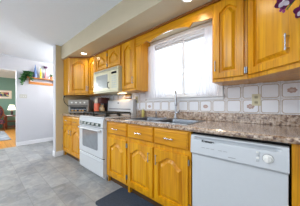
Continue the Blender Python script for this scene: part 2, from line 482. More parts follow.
base_cab(1.226, 2.046, 'wide oak base cabinet with two doors below the sink', [
    {'x': (1.239, 1.632), 'pull': 1.592, 'hinge': 1.234}, {'x': (1.656, 2.026), 'pull': 1.692, 'hinge': 2.033}])
base_cab(2.662, XR-.002, 'oak base cabinet right of the white dishwasher, cut by the photo edge', [{'x': (2.705, 3.0), 'pull': 2.74}])

UB, UT = 1.312, 2.09
UF = -.33
def wall_cab(label, loc, rz, poly, face, spec, zb=UB, zt=UT):
    """poly: plan outline in world xy; face: length of the face frame along local x"""
    r = thing('wall_cabinet', label, 'cabinet', (loc[0], loc[1], zb), rz, 'oak wall cabinets')
    b = B(); prism(b, poly, zb, zt); obj('cabinet_body', b, M['oak'], r)
    b = B(); box(b, 0.004, face-.004, -.024, 0, zt-zb-.022, zt-zb, .004)
    obj('top_molding', b, col('molding_brown', 150, 92, 30, .4), r, local=True)
    for s in spec:
        x, w = s['x']
        p = s.get('pull')
        door(r, x, .03, w, zt-zb-.065, True, (p[0], p[1]-zb, True) if p else None, [(h[0], h[1]-zb) for h in s.get('hinge', [])])
    return r
def rect(x0, x1, y0=UF, y1=-.001): return [(x0, y0), (x1, y0), (x1, y1), (x0, y1)]
S = .3
# left diagonal corner
A1, A2 = (XL+.305, -.61), (XL+.61, UF)
dl = math.hypot(A2[0]-A1[0], A2[1]-A1[1]); an = math.atan2(A2[1]-A1[1], A2[0]-A1[0])
wall_cab('tall diagonal corner wall cabinet in oak above the toaster oven', A1, an,
         [(XL+.001, -.61), A1, A2, (A2[0], -.001), (XL+.001, -.001)], dl,
         [{'x': (.02, dl-.035), 'pull': (dl-.045, 1.44)}])
wall_cab('very narrow oak wall cabinet squeezed between the corner cabinet and the microwave', (A2[0]+.002, UF), 0,
         rect(A2[0]+.002, -.001), -.001-A2[0]-.002, [{'x': (.012, .285), 'pull': (.03, 1.43)}])
wall_cab('short two door oak cabinet above the microwave', (0, UF), 0, rect(.001, .764), .763,
         [{'x': (.014, .342), 'hinge': [(.37, 1.80), (.37, 1.98)]}, {'x': (.386, .352)}], zb=1.722)
wall_cab('single door oak wall cabinet between the microwave and the window', (.766, UF), 0, rect(.766, 1.082), .316,
         [{'x': (.018, .282), 'pull': (.277, 1.46)}])
wall_cab('single door oak wall cabinet directly right of the window', (2.136, UF), 0, rect(2.136, 2.418), .282,
         [{'x': (.014, .246), 'pull': (.036, 1.455), 'hinge': [(.266, 1.385), (.266, 2.0)]}])
D1, D2 = (2.42, UF), (XR-.305, -.61)
dr = math.hypot(D2[0]-D1[0], D2[1]-D1[1]); an2 = math.atan2(D2[1]-D1[1], D2[0]-D1[0])
wall_cab('big diagonal corner wall cabinet in oak behind the purple orchid', D1, an2,
         [D1, D2, (XR-.001, -.61), (XR-.001, -.001), (2.42, -.001)], dr,
         [{'x': (.022, dr-.045), 'pull': (dr-.082, 1.475), 'hinge': [(.012, 1.385), (.012, 2.0)]}])

# scalloped valance over the window
def val_z(x):
    u = abs(x-1.609)
    if u < .285: return 1.934+.053*math.cos(PI/2*u/.285)**.8
    if u < .325: return 1.934+(u-.285)/.04*.038
    s = min(1, (u-.325)/.2); return 1.972-.031*math.sin(PI/2*s)
xs = sorted([1.083+(2.135-1.083)*i/60 for i in range(61)]+[1.609-.285, 1.609+.285, 1.609-.325, 1.609+.325])
poly = [(x, val_z(x)) for x in xs]+[(2.135, 2.068), (1.083, 2.068)]
vr = thing('window_valance', 'scalloped oak valance board spanning above the kitchen window', 'valance', (1.609, UF, 2.0))
b = B(); t = bmesh.new()
top = 2.09
vs = []
for x in xs:
    z = val_z(x)
    vs.append([(x, -.33, z), (x, -.33, top), (x, -.311, top), (x, -.311, z)])
rings(t, vs); fixn(t); merge(b, t)
obj('valance_board', b, M['oakx'], vr)
b = B(); box(b, 1.083, 2.135, -.352, -.33, 2.068, 2.09, .004); obj('top_molding', b, col('molding_brown', 150, 92, 30), vr)

# ------------------------------------------------------------------ countertops
CF, CT, CB = -.645, .91, .872
def nose(b, x0, x1):
    prof = [(BF-.002, CB), (CF+.012, CB), (CF+.003, CB+.006), (CF, CB+.018), (CF+.002, CT-.008), (CF+.012, CT), (BF+.03, CT), (BF+.03, CB)]
    prism(b, prof, x0, x1, axis='X')
ct = thing('countertop', 'speckled brown laminate countertop around the sink and over the dishwasher', 'countertop', (1.9, -.3, CB), 0, 'laminate countertops')
SK = (1.105, 1.985, -.555, -.085)
b = B(); nose(b, .768, XR-.002)
e = BF+.03
box(b, .768, SK[0]+.012, e, -.001, CB, CT); box(b, SK[1]-.012, XR-.002, e, -.001, CB, CT)
box(b, SK[0]+.012, SK[1]-.012, e, SK[2]+.012, CB, CT); box(b, SK[0]+.012, SK[1]-.012, SK[3]-.012, -.001, CB, CT)
obj('counter_slab', b, M['granite'], ct)
b = B(); box(b, .768, XR-.002, -.022, -.001, CT, 1.008, .004); obj('backsplash_strip', b, M['granite'], ct)
c2 = thing('countertop', 'short speckled laminate countertop under the toaster oven', 'countertop', (-.46, -.3, CB), 0, 'laminate countertops')
b = B(); nose(b, XL+.002, -.003); box(b, XL+.002, -.003, e, -.001, CB, CT); obj('counter_slab', b, M['granite'], c2)
b = B(); box(b, XL+.002, -.003, -.022, -.001, CT, 1.008, .004); obj('backsplash_strip', b, M['granite'], c2)

# ------------------------------------------------------------------ sink
sk = thing('sink', 'double bowl stainless steel drop in sink below the window', 'sink', (1.54, -.32, .80))
def bowl(bm, x0, x1, y0, y1, zt, zbm):
    def rr(x0, x1, y0, y1, r, z, n=5):
        out = []
        for cx, cy, a0 in ((x1-r, y1-r, 0), (x0+r, y1-r, 90), (x0+r, y0+r, 180), (x1-r, y0+r, 270)):
            for k in range(n+1):
                a = R(a0+90*k/n); out.append((cx+r*math.cos(a), cy+r*math.sin(a), z))
        return out
    t = bmesh.new()
    rings(t, [rr(x0-.02, x1+.02, y0-.02, y1+.02, .05, zt-.002), rr(x0-.02, x1+.02, y0-.02, y1+.02, .05, zt+.002), rr(x0, x1, y0, y1, .04, zt+.002), rr(x0+.005, x1-.005, y0+.005, y1-.005, .04, zt-.01),
              rr(x0+.015, x1-.015, y0+.015, y1-.015, .05, zbm+.02), rr(x0+.04, x1-.04, y0+.04, y1-.04, .05, zbm)], cap0=False)
    merge(bm, t)
b = B(); bowl(b, 1.135, 1.52, -.53, -.15, CT+.003, .745); obj('bowl', b, M['sinksteel'], sk, smooth=True)
b = B(); bowl(b, 1.565, 1.955, -.53, -.15, CT+.003, .745); obj('bowl', b, M['sinksteel'], sk, smooth=True)
b = B(); z0_, z1_ = CT, CT+.0045
box(b, SK[0], SK[1], SK[2], -.548, z0_, z1_, .0015); box(b, SK[0], 1.118, SK[2], SK[3], z0_, z1_, .0015); box(b, 1.972, SK[1], SK[2], SK[3], z0_, z1_, .0015)
box(b, SK[0], SK[1], -.132, SK[3], z0_, z1_, .0015); box(b, 1.536, 1.549, SK[2], SK[3], z0_, z1_, .0015); obj('rim', b, M['steel'], sk)
for cx in (1.33, 1.76):
    b = B(); lathe(b, [(.001, .746), (.04, .747), (.042, .750), (.02, .751), (.018, .7485), (.001, .7485)], (cx, -.34, 0), 18); obj('drain', b, M['chrome'], sk, smooth=True)

# faucet
fx, fy = 1.60, -.105
fa = thing('faucet', 'tall chrome pull down kitchen faucet behind the sink', 'faucet', (fx, fy, CT+.0045))
b = B(); lathe(b, [(.001, 0), (.030, 0), (.030, .008), (.022, .014), (.017, .05), (.015, .06), (.001, .06)], (fx, fy, CT+.0045), 20); obj('faucet_base', b, M['chrome'], fa, smooth=True)
dv = Vector((.62, -1, 0)).normalized()
P0 = Vector((fx, fy, CT+.06)); pts = [P0, P0+Vector((0, 0, .14)), P0+Vector((0, 0, .23))]
for k in range(1, 10):
    a = PI*k/9; pts.append(P0+Vector((0, 0, .23))+dv*(.055-.055*math.cos(a))+Vector((0, 0, .075*math.sin(a))))
b = B(); tube(b, pts, .0125, 12); obj('neck', b, M['chrome'], fa, smooth=True)
q = pts[-1]; b = B(); tube(b, [q+Vector((0, 0, .01)), q-Vector((0, 0, .02)), q-Vector((0, 0, .09)), q-Vector((0, 0, .115))], [.013, .0165, .019, .015], 14); obj('spray_head', b, M['chrome'], fa, smooth=True)
b = B(); tube(b, [(fx+.012, fy, 1.0), (fx+.05, fy, 1.0)], .013, 12); tube(b, [(fx+.045, fy, 1.0), (fx+.06, fy-.02, 1.005), (fx+.085, fy-.045, 1.035)], [.009, .007, .006], 10); obj('lever', b, M['chrome'], fa, smooth=True)
# soap dispenser set in the sink deck
sd = thing('soap_dispenser', 'small chrome soap dispenser standing on the sink deck left of the faucet', 'soap dispenser', (1.275, -.108, CT+.0045))
b = B(); lathe(b, [(.001, 0), (.019, 0), (.019, .006), (.012, .012), (.011, .05), (.014, .055), (.014, .075), (.001, .078)], (1.275, -.108, CT+.0045), 16); obj('dispenser_body', b, M['chrome'], sd, smooth=True)
b = B(); tube(b, [(1.275, -.108, .985), (1.275, -.108, 1.008), (1.285, -.125, 1.014), (1.30, -.15, 1.004)], [.006, .006, .005, .004], 10); obj('spout', b, M['chrome'], sd, smooth=True)
o = B(); lathe(o, [(.001, 0), (.02, 0), (.021, .008), (.012, .016), (.001, .018)], (1.44, -.108, CT+.0045), 16)
o = base(obj('sink_hole_cover', o, M['chrome'], smooth=True), (1.44, -.108, CT+.0045)); tag(o, 'round chrome cover cap on the sink deck between soap dispenser and faucet', 'cap')

# ------------------------------------------------------------------ dishwasher
dw = thing('dishwasher', 'white built in dishwasher with a control dial under the counter', 'dishwasher', (2.352, -.6, 0))
dx0, dx1 = 2.056, 2.652
b = B(); box(b, dx0, dx1, -.59, -.04, .09, .862); obj('dishwasher_body', b, M['gap'], dw)
b = B(); box(b, dx0+.004, dx1-.004, -.622, -.588, .125, .692, .006, 3); obj('door_panel', b, M['dwwhite'], dw)
b = B(); box(b, dx0+.01, dx1-.01, -.565, -.04, 0, .12, .002); obj('kick_panel', b, M['black'], dw)
# control panel: flat skin, with a long recessed grip below the top edge
cp = B()
def yz(ys, zs_): return list(zip(ys, zs_))
ps = [(-.588, .698), (-.640, .698), (-.646, .706), (-.640, .800), (-.638, .812), (-.612, .818), (-.612, .834), (-.634, .838), (-.632, .846), (-.588, .848)]
full = [(-.588, .698), (-.640, .698), (-.646, .706), (-.640, .800), (-.638, .812), (-.6375, .818), (-.6365, .834), (-.634, .838), (-.632, .846), (-.588, .848)]
def sec(x, p): return [(x, y, z) for y, z in p]
t = bmesh.new()
xa, xb = dx0+.03, dx1-.035
rings(t, [sec(dx0+.002, full), sec(xa, full), sec(xa+.012, ps), sec(xb-.02, ps), sec(xb, full), sec(dx1-.002, full)]); fixn(t); merge(cp, t)
cpo = obj('control_panel', cp, M['dwwhite'], dw)
b = B(); lathe(b, [(.026, 0), (.026, .004), (.019, .006), (.016, .020), (.001, .022)], (2.556, -.6425, .765), 24, 'Y'); box(b, 2.553, 2.559, -.668, -.66, .748, .782, .001)
obj('dial', b, M['whitem'], cpo, smooth=True)
b = B(); lathe(b, [(.029, 0), (.029, .001), (.001, .001)], (2.556, -.6425, .765), 28, 'Y'); obj('dial_ring', b, M['grey'], cpo)
for k in range(4):
    b = B(); box(b, 2.498, 2.513, -.648, -.642, .735+.018*k, .747+.018*k, .002); obj('button', b, M['whitem'] if k % 2 else col('pale_grey', 190, 192, 194), cpo)
def text(body, size, loc, mat, parent, name='lettering', rot=(PI/2, 0, 0), ext=.0004, shear=0, ox=1.0, bold=0):
    c = bpy.data.curves.new(name, 'FONT'); c.body = body; c.size = size; c.extrude = ext; c.shear = shear; c.offset = bold
    o = bpy.data.objects.new(name, c); COL.objects.link(o)
    dg = bpy.context.evaluated_depsgraph_get(); dg.update()
    me = bpy.data.meshes.new_from_object(o.evaluated_get(dg)); COL.objects.unlink(o); bpy.data.objects.remove(o)
    bm = bmesh.new(); bm.from_mesh(me); bpy.data.meshes.remove(me)
    from mathutils import Euler
    bmesh.ops.transform(bm, matrix=Matrix.Translation(loc) @ Euler(rot).to_matrix().to_4x4() @ Matrix.Diagonal((ox, 1, 1, 1)), verts=bm.verts)
    return obj(name, bm, mat, parent)
text('Kenmore', .024, (2.150, -.6425, .814-.012), M['black'], cpo, bold=.0012)
b = B(); box(b, 2.338, 2.384, -.6455, -.642, .722, .727); obj('model_mark', b, M['grey'], cpo)
for k in range(5):
    b = B(); box(b, 2.15+.034*k+(.02 if k > 2 else 0), 2.176+.034*k+(.02 if k > 2 else 0), -.6445, -.640, .757, .7595); obj('cycle_mark', b, M['grey'], cpo)

# ------------------------------------------------------------------ stove
sv = thing('stove', 'white freestanding gas stove with black grates and oven window', 'stove', (.383, -.35, 0))
sx0, sx1 = .002, .762
b = B(); box(b, sx0, sx1, -.635, -.02, .05, .895, .004); box(b, sx0+.03, sx1-.03, -.60, -.05, 0, .05); obj('stove_body', b, M['white'], sv)
b = B(); box(b, sx0, sx1, -.66, -.10, .893, .918, .008, 3); obj('cooktop', b, M['white'], sv)
b = B(); prism(b, [(-.63, .765), (-.668, .765), (-.672, .775), (-.662, .885), (-.655, .893), (-.63, .893)], sx0+.002, sx1-.002, axis='X'); cpan = obj('control_panel', b, M['white'], sv)
b = B(); prism(b, [(-.66, .782), (-.6722, .782), (-.6685, .828), (-.66, .828)], .03, .70, axis='X'); obj('dark_inset', b, col('knob_strip', 60, 74, 68, .35), cpan)
for k in range(5):
    cx = .12+.125*k
    b = B(); lathe(b, [(.016, 0), (.017, .005), (.013, .009), (.012, .024), (.001, .026)], (cx, -.668, .806), 18, 'Y'); box(b, cx-.003, cx+.003, -.698, -.688, .792, .820, .001)
    obj('knob', b, M['whitem'], cpan, smooth=True)
dn = B(); box(dn, sx0+.004, sx1-.004, -.668, -.636, .325, .757, .008, 3); od = obj('oven_door', dn, M['white'], sv)
def rrect(cx, cz, hx, hz, r, y, n=5, bow=0):
    out = []
    for sx, sz, a0 in ((1, 1, 0), (-1, 1, 90), (-1, -1, 180), (1, -1, 270)):
        for k in range(n+1):
            a = R(a0+90*k/n); out.append((cx+sx*(hx-r)+r*math.cos(a), y, cz+sz*(hz-r)+r*math.sin(a)))
    return out
b = B(); t = bmesh.new(); rings(t, [rrect(.375, .565, .245, .145, .03, y) for y in (-.664, -.6705)]); fixn(t); merge(b, t); obj('oven_window', b, M['ovenglass'], od)
b = B(); tube(b, arc_pts([(.05, -.667, .728), (.08, -.705, .728), (.38, -.712, .728), (.68, -.705, .728), (.71, -.667, .728)], 20), .013, 10); obj('handle', b, M['white'], od, smooth=True)
b = B(); box(b, sx0+.004, sx1-.004, -.664, -.636, .06, .315, .008, 3); box(b, sx0+.05, sx1-.05, -.672, -.66, .268, .29, .005); obj('storage_drawer', b, M['white'], sv)
b = B(); box(b, sx0+.01, sx1-.01, -.655, -.63, .315, .325); obj('gap_shade_strip', b, M['gap'], sv)  # dark strip painted for the shade between door and drawer
# backguard
b = B(); prism(b, [(-.10, .90), (-.022, .90), (-.022, 1.20), (-.075, 1.20), (-.088, 1.185)], sx0, sx1, axis='X'); bg = obj('backguard', b, M['white'], sv)
b = B(); prism(b, [(-.090, 1.018), (-.0975, 1.018), (-.0965, 1.030), (-.088, 1.030)], sx0+.05, sx1-.06, axis='X'); obj('vent_slot', b, M['black'], bg)
b = B(); t = bmesh.new(); rings(t, [rrect(.345, 1.135, .017, .013, .012, y) for y in (-.088, -.0935)]); fixn(t); merge(b, t); obj('round_badge', b, M['black'], bg)
# burners and grates
for cx, cy in ((.20, -.47), (.57, -.47), (.20, -.23), (.57, -.23)):
    b = B(); lathe(b, [(.055, .918), (.055, .924), (.035, .928), (.035, .938), (.001, .940)], (cx, cy, 0), 18); obj('burner', b, M['iron'], sv, smooth=True)
for gx in (.20, .565):
    b = B(); x_, X_ = gx-.165, gx+.165
    for y_ in (-.60, -.36, -.13): box(b, x_, X_, y_-.006, y_+.006, .958, .982, .002)
    for xx in (x_, gx, X_): box(b, xx-.006, xx+.006, -.60, -.13, .958, .982, .002)
    for xx in (x_, X_):
        for y_ in (-.60, -.36, -.13): box(b, xx-.007, xx+.007, y_-.007, y_+.007, .918, .964, .002)
    for xx in (gx-.085, gx+.085): box(b, xx-.005, xx+.005, -.60, -.13, .962, .980, .002)
    for y_ in (-.48, -.24): box(b, x_, X_, y_-.005, y_+.005, .962, .980, .002)
    obj('grate', b, M['iron'], sv)

# ------------------------------------------------------------------ microwave
mw = thing('microwave', 'cream over the range microwave mounted above the stove', 'microwave', (.383, -.2, 1.31))
b = B(); box(b, .004, .760, -.375, -.010, 1.312, 1.718, .004); obj('microwave_body', b, M['almond'], mw)
b = B(); box(b, .004, .535, -.405, -.375, 1.335, 1.665, .006, 3); md = obj('door', b, M['almond'], mw)
b = B(); t = bmesh.new(); rings(t, [rrect(.285, 1.505, .185, .115, .015, y) for y in (-.402, -.4075)]); fixn(t); merge(b, t); obj('door_window', b, M['screen'], md)
b = B(); tube(b, arc_pts([(.515, -.404, 1.375), (.515, -.432, 1.39), (.515, -.436, 1.43), (.515, -.432, 1.465), (.515, -.404, 1.48)], 14), .007, 8); obj('handle', b, col('dark_grey_plastic', 70, 72, 74, .4), md, smooth=True)
b = B(); box(b, .537, .760, -.403, -.375, 1.335, 1.665, .006, 3); kp = obj('keypad_panel', b, M['almond'], mw)
b = B(); box(b, .58, .715, -.4055, -.40, 1.605, 1.638); obj('display', b, M['glassdark'], kp)
for r_ in range(6):
    for c_ in range(3):
        b = B(); box(b, .585+.045*c_, .62+.045*c_, -.4055, -.402, 1.375+.035*r_, 1.398+.035*r_, .001); obj('key', b, col('key_grey', 196, 200, 190), kp)
b = B(); prism(b, [(-.375, 1.668), (-.404, 1.668), (-.40, 1.70), (-.388, 1.718), (-.375, 1.718)], .004, .760, axis='X'); vg = obj('top_vent', b, M['almond'], mw)
for k in range(4):
    b = B(); box(b, .03, .73, -.406, -.39, 1.676+.008*k, 1.678+.008*k); obj('vent_slit', b, M['grey'], vg)
b = B(); box(b, .004, .760, -.402, -.375, 1.312, 1.333, .004); obj('bottom_lip', b, M['almond'], mw)
b = B(); box(b, .45, .60, -.18, -.09, 1.306, 1.313, .002); obj('task_lamp', b, plain('task_lamp_glow', srgb(255, 220, 170), .4, emit=(1, .72, .4, 1), es=4), mw)
l = bpy.data.lights.new('microwave_lamp', 'AREA'); l.shape = 'RECTANGLE'; l.size = .14; l.size_y = .08; l.energy = 1.5; l.color = (1, .56, .26)
lo = bpy.data.objects.new('microwave_lamp', l); COL.objects.link(lo); lo.location = (.50, -.13, 1.303); lo.rotation_euler = (R(-15), 0, 0)

# ------------------------------------------------------------------ recessed lights
def can(x, y, z, label, e):
    r = thing('recessed_light', label, 'light', (x, y, z), 0)
    b = B(); lathe(b, [(.040, -.0005), (.060, -.0005), (.060, -.004), (.045, -.007), (.040, -.003)], (x, y, z), 24); obj('trim_ring', b, M['trim'], r, smooth=True)
    b = B(); lathe(b, [(.001, -.001), (.041, -.001), (.041, -.003), (.001, -.003)], (x, y, z), 20); obj('lamp_lens', b, plain('lamp_glow', srgb(255, 245, 225), .4, emit=(1, .88, .68, 1), es=14), r)
    l = bpy.data.lights.new('recessed_lamp', 'AREA'); l.shape = 'DISK'; l.size = .07; l.energy = e; l.color = (1, .86, .66); l.spread = R(150)
    o = bpy.data.objects.new('recessed_lamp', l); COL.objects.link(o); o.location = (x, y, z-.01)
can(-.19, -.50, 2.092, 'round recessed light glowing in the soffit above the corner cabinet', 1.0)
can(1.98, -.53, 2.092, 'round recessed light in the soffit right of the valance, just outside the view', 1.2)
sl = thing('fill_strip_light', 'added white fill tube on the soffit hidden behind the oak valance', 'light', (1.6, -.20, 2.06))  # unseen tube added to brighten the wall behind the valance evenly
b = B(); box(b, 1.2, 2.0, -.225, -.175, 2.072, 2.0915, .004); obj('housing', b, M['trim'], sl)
b = B(); tube(b, [(1.22, -.20, 2.062), (1.98, -.20, 2.062)], .010, 10); obj('tube', b, plain('tube_glow', srgb(250, 250, 255), .4, emit=(.92, .96, 1, 1), es=2), sl, smooth=True)
l = bpy.data.lights.new('fill_strip_lamp', 'AREA'); l.shape = 'RECTANGLE'; l.size = .76; l.size_y = .03; l.energy = 1.3; l.color = (.92, .96, 1)
o = bpy.data.objects.new('fill_strip_lamp', l); COL.objects.link(o); o.location = (1.6, -.20, 2.048)
# ceiling lamp in the hall behind the partition
hl = thing('hall_pendant_lamp', 'warm hanging lamp in the hall hidden behind the partition wall', 'lamp', (-1.58, .18, 1.85))
b = B(); tube(b, [(-1.58, .18, 2.08), (-1.58, .18, CE)], .006, 8); obj('lamp_rod', b, M['chrome'], hl)
b = B(); lathe(b, [(.04, 2.09), (.10, 2.06), (.13, 2.0), (.125, 1.98), (.095, 2.04), (.035, 2.075)], (-1.58, .18, 0), 20); obj('lamp_shade', b, M['trim'], hl, smooth=True)
l = bpy.data.lights.new('hall_lamp', 'POINT'); l.energy = 80; l.color = (1, .98, .97); l.shadow_soft_size = .09
o = bpy.data.objects.new('hall_lamp', l); COL.objects.link(o); o.location = (-1.58, .18, 2.14)

# ------------------------------------------------------------------ things on the counters
# toaster oven, turned to the room in the corner
to = thing('toaster_oven', 'silver toaster oven standing in the counter corner', 'toaster oven', (-.52, -.455, CT), R(45))
W = .42
def lb(*a, **k): b = B(); box(b, *a, **k); return b
TS = col('toaster_silver', 158, 152, 144, .35)
obj('oven_body', lb(-W/2, W/2, 0, .27, .02, .30, .012), TS, to, local=True)
obj('face_panel', lb(-W/2+.004, W/2-.004, -.012, .002, .195, .285, .004), TS, to, local=True)
d_ = obj('door', lb(-W/2+.01, W/2-.01, -.016, .002, .035, .185, .004), TS, to, local=True)
obj('door_glass', lb(-W/2+.045, W/2-.045, -.019, -.012, .055, .150, .002), M['glassdark'], d_, local=True)
b = B(); tube(b, [(-W/2+.01, -.045, .172), (W/2-.01, -.045, .172)], .008, 8)
for s in (-1, 1): tube(b, [(s*(W/2-.035), -.012, .172), (s*(W/2-.035), -.045, .172)], .006, 8)
obj('handle', b, M['black'], d_, local=True, smooth=True)
for k in range(4):
    b = B(); lathe(b, [(.018, 0), (.017, .018), (.001, .020)], (-.13+.085*k, -.011, .24), 16, 'Y'); obj('knob', b, M['whitem'], to, local=True, smooth=True)
for sx in (-1, 1):
    for yy in (.03, .24): obj('foot', lb(sx*.18-.012, sx*.18+.012, yy-.012, yy+.012, 0, .022), M['black'], to, local=True)
obj('rack', lb(-W/2+.05, W/2-.05, -.0195, -.0185, .098, .102), M['chrome'], d_, local=True)
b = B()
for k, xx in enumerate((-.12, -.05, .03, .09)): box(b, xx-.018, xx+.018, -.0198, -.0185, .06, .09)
obj('painted_glint', b, col('painted_amber_glint', 190, 140, 60, .3), d_, local=True)  # amber patches painted on the glass in place of reflections
# cord
b = B(); tube(b, arc_pts([(XL+.03, -.60, 1.285), (XL+.05, -.62, 1.25), (-.80, -.63, 1.16), (-.735, -.585, 1.08), (-.76, -.50, 1.0)], 20), .007, 8); pc = obj('power_cord', b, M['black'], to, smooth=True)
b = B(); box(b, XL+.006, XL+.035, -.612, -.588, 1.268, 1.30, .004); obj('plug', b, M['black'], pc)
ol = thing('power_outlet', 'small outlet plate high on the tan partition wall by the corner cabinet', 'outlet', (XL, -.655, 1.28))
b = B(); box(b, XL, XL+.006, -.632, -.568, 1.24, 1.308, .002); obj('cover_plate', b, M['almond'], ol)

# coffee things left of the stove, at the back
pj = thing('utensil_jar', 'red canister with a pale lid on the counter left of the stove', 'canister', (-.235, -.19, CT))
b = B(); lathe(b, [(.001, 0), (.066, 0), (.070, .01), (.070, .21), (.064, .225), (.001, .225)], (-.235, -.19, CT), 24); obj('jar_body', b, col('terracotta_red', 240, 116, 84, .35), pj, smooth=True)
b = B(); lathe(b, [(.055, .226), (.060, .24), (.060, .30), (.05, .32), (.018, .325), (.018, .345), (.001, .35)], (-.235, -.19, CT), 24); obj('lid', b, col('cream_ceramic', 222, 206, 184, .35), pj, smooth=True)
cm = thing('coffee_maker', 'dark red and black coffee maker with a glass carafe beside the stove', 'coffee maker', (-.045, -.19, CT))
obj('machine_base', (lambda b: (box(b, -.13, .0, -.26, -.05, CT, CT+.03, .008), b)[1])(B()), M['black'], cm)
b = B(); box(b, -.13, -.003, -.11, -.05, CT+.03, CT+.26, .008); obj('machine_back', b, M['black'], cm)
b = B(); box(b, -.135, -.003, -.25, -.05, CT+.22, CT+.34, .02, 3); obj('machine_top', b, col('dark_maroon', 70, 18, 16, .3), cm)
b = B(); lathe(b, [(.001, .033), (.045, .033), (.058, .06), (.055, .12), (.036, .165), (.038, .185), (.034, .185), (.001, .18)], (-.068, -.185, CT), 20); ca = obj('carafe', b, col('carafe_beige', 196, 170, 130, .12, var=.35, scale=18), cm, smooth=True)
b = B(); tube(b, arc_pts([(-.045, -.225, CT+.17), (-.03, -.265, CT+.15), (-.035, -.262, CT+.09), (-.045, -.238, CT+.07)], 12), .007, 8); obj('handle', b, M['black'], ca, smooth=True)
bt = thing('bottle', 'dark green bottle standing between toaster oven and red canister', 'bottle', (-.36, -.13, CT))
b = B(); lathe(b, [(.001, 0), (.034, 0), (.036, .01), (.036, .17), (.03, .2), (.013, .235), (.013, .28), (.001, .282)], (-.36, -.13, CT), 18); obj('bottle_body', b, col('bottle_green', 30, 70, 48, .12), bt, smooth=True)
b = B(); lathe(b, [(.0375, .05), (.0375, .14)], (-.36, -.13, CT), 18); obj('paper_tag', b, col('paper_green', 120, 160, 120), bt, smooth=True)
b = B(); lathe(b, [(.001, .30), (.015, .30), (.015, .275), (.001, .275)], (-.36, -.13, CT), 12); obj('cap', b, M['black'], bt)
bt = thing('bottle', 'slim black bottle right behind the dark green bottle', 'bottle', (-.44, -.09, CT))
b = B(); lathe(b, [(.001, 0), (.03, 0), (.031, .01), (.031, .20), (.022, .225), (.012, .24), (.012, .265), (.001, .267)], (-.44, -.09, CT), 18); obj('bottle_body', b, M['black'], bt, smooth=True)
b = B(); lathe(b, [(.001, .285), (.014, .285), (.014, .262), (.001, .262)], (-.44, -.09, CT), 12); obj('cap', b, col('cap_grey', 120, 120, 124), bt)

# small striped wall tile hung above the backguard
wp = thing('wall_plaque', 'small striped brown and blue plaque on the tiles above the stove corner', 'plaque', (.555, -.009, 1.19))
for nm, za, zb_, cc in (('plaque_band', 1.277, 1.305, ('plaque_brown', 122, 92, 44)), ('plaque_band', 1.258, 1.277, ('plaque_tan', 170, 140, 90)), ('plaque_band', 1.225, 1.258, ('plaque_blue', 140, 156, 180)), ('plaque_band', 1.205, 1.225, ('plaque_dark', 92, 62, 44))):
    b = B(); box(b, .475, .635, -.028, -.009, za, zb_, .003); obj(nm, b, col(*cc), wp)

def outlet(x, z, label, w=.07, h=.115, mat=None, cord=False):
    r = thing('power_outlet', label, 'outlet', (x, -.008, z))
    b = B(); box(b, x-w/2, x+w/2, -.013, -.008, z-h/2, z+h/2, .002); obj('cover_plate', b, mat or M['almond'], r)
    for s in (-.026, .026):
        b = B(); t = bmesh.new(); rings(t, [rrect(x, z+s, .015, .014, .008, y) for y in (-.0125, -.0145)]); fixn(t); merge(b, t)
        f = obj('socket', b, col('socket_tan', 176, 170, 140), r)
        b = B(); box(b, x-.007, x-.0045, -.0149, -.014, z+s-.004, z+s+.006); box(b, x+.0045, x+.007, -.0149, -.014, z+s-.004, z+s+.006); obj('slot', b, M['gap'], f)
    return r
outlet(2.455, 1.146, 'almond power outlet on the tiles below the corner cabinet')
outlet(.765, 1.19, 'pale power outlet on the tiles left of the window', .07, .115)
# white charger plugged in left of the window with its cord
pg = thing('plug_cord', 'grey cord hanging from the outlet left of the window', 'cord', (.79, -.02, 1.01))
b = B(); box(b, .752, .778, -.040, -.0155, 1.15, 1.182, .004); obj('plug', b, M['grey'], pg)
b = B(); tube(b, arc_pts([(.768, -.034, 1.152), (.785, -.036, 1.10), (.80, -.034, 1.04), (.83, -.04, .95), (.86, -.05, .915)], 16), .004, 6); obj('cable', b, M['grey'], pg, smooth=True)
sb = thing('soap_bottle', 'small yellow green dish soap bottle by the splash strip left of the sink', 'bottle', (.965, -.06, CT))
b = B(); lathe(b, [(.001, 0), (.022, 0), (.024, .01), (.024, .085), (.017, .105), (.009, .112), (.001, .112)], (.965, -.06, CT), 18); obj('bottle_body', b, col('soap_yellow', 196, 186, 110, .2), sb, smooth=True)
b = B(); lathe(b, [(.001, .145), (.006, .145), (.010, .13), (.010, .11), (.001, .11)], (.965, -.06, CT), 12); obj('cap', b, col('cap_white', 226, 226, 210), sb)

# ------------------------------------------------------------------ curtains
cu = thing('curtain_rod', 'thin white rod carrying the sheer curtains under the valance', 'curtain rod', (1.585, -.05, 2.01))
b = B(); tube(b, [(1.04, -.06, 2.015), (2.128, -.06, 2.015)], .006, 8); obj('rod', b, M['trim'], cu, smooth=True)
for xx in (1.05, 2.12):
    b = B(); box(b, xx-.008, xx+.008, -.066, -.026, 2.007, 2.023); obj('bracket', b, M['trim'], cu)
def curtain(top, bot, label, nfold):
    n, m = 90, 14
    bm = bmesh.new(); vs = []
    for j in range(m+1):
        s = j/m; z = 2.008-(2.008-1.212)*s; row = []
        e = s**1.1
        for i in range(n+1):
            u = i/n
            x = (top[0]*(1-e)+bot[0]*e)*(1-u)+(top[1]*(1-e)+bot[1]*e)*u
            y = -.062+.011*math.sin(u*nfold*2*PI+.4*math.sin(s*3))*(1-.25*s)+.004*math.sin(u*nfold*5+2)
            row.append(bm.verts.new((x, y, z)))
        vs.append(row)
    for j in range(m):
        for i in range(n): bm.faces.new((vs[j][i], vs[j][i+1], vs[j+1][i+1], vs[j+1][i]))
    o = obj('curtain', bm, M['sheer'], smooth='all'); base(o, (sum(bot)/2, -.062, 1.212))
    tag(o, label, 'curtain', 'sheer window curtains')
curtain((1.085, 1.20), (1.0, 1.42), 'left white sheer curtain flaring toward the window middle', 9)
curtain((1.97, 2.125), (1.85, 2.125), 'right white sheer curtain hanging beside the wall cabinet', 10)

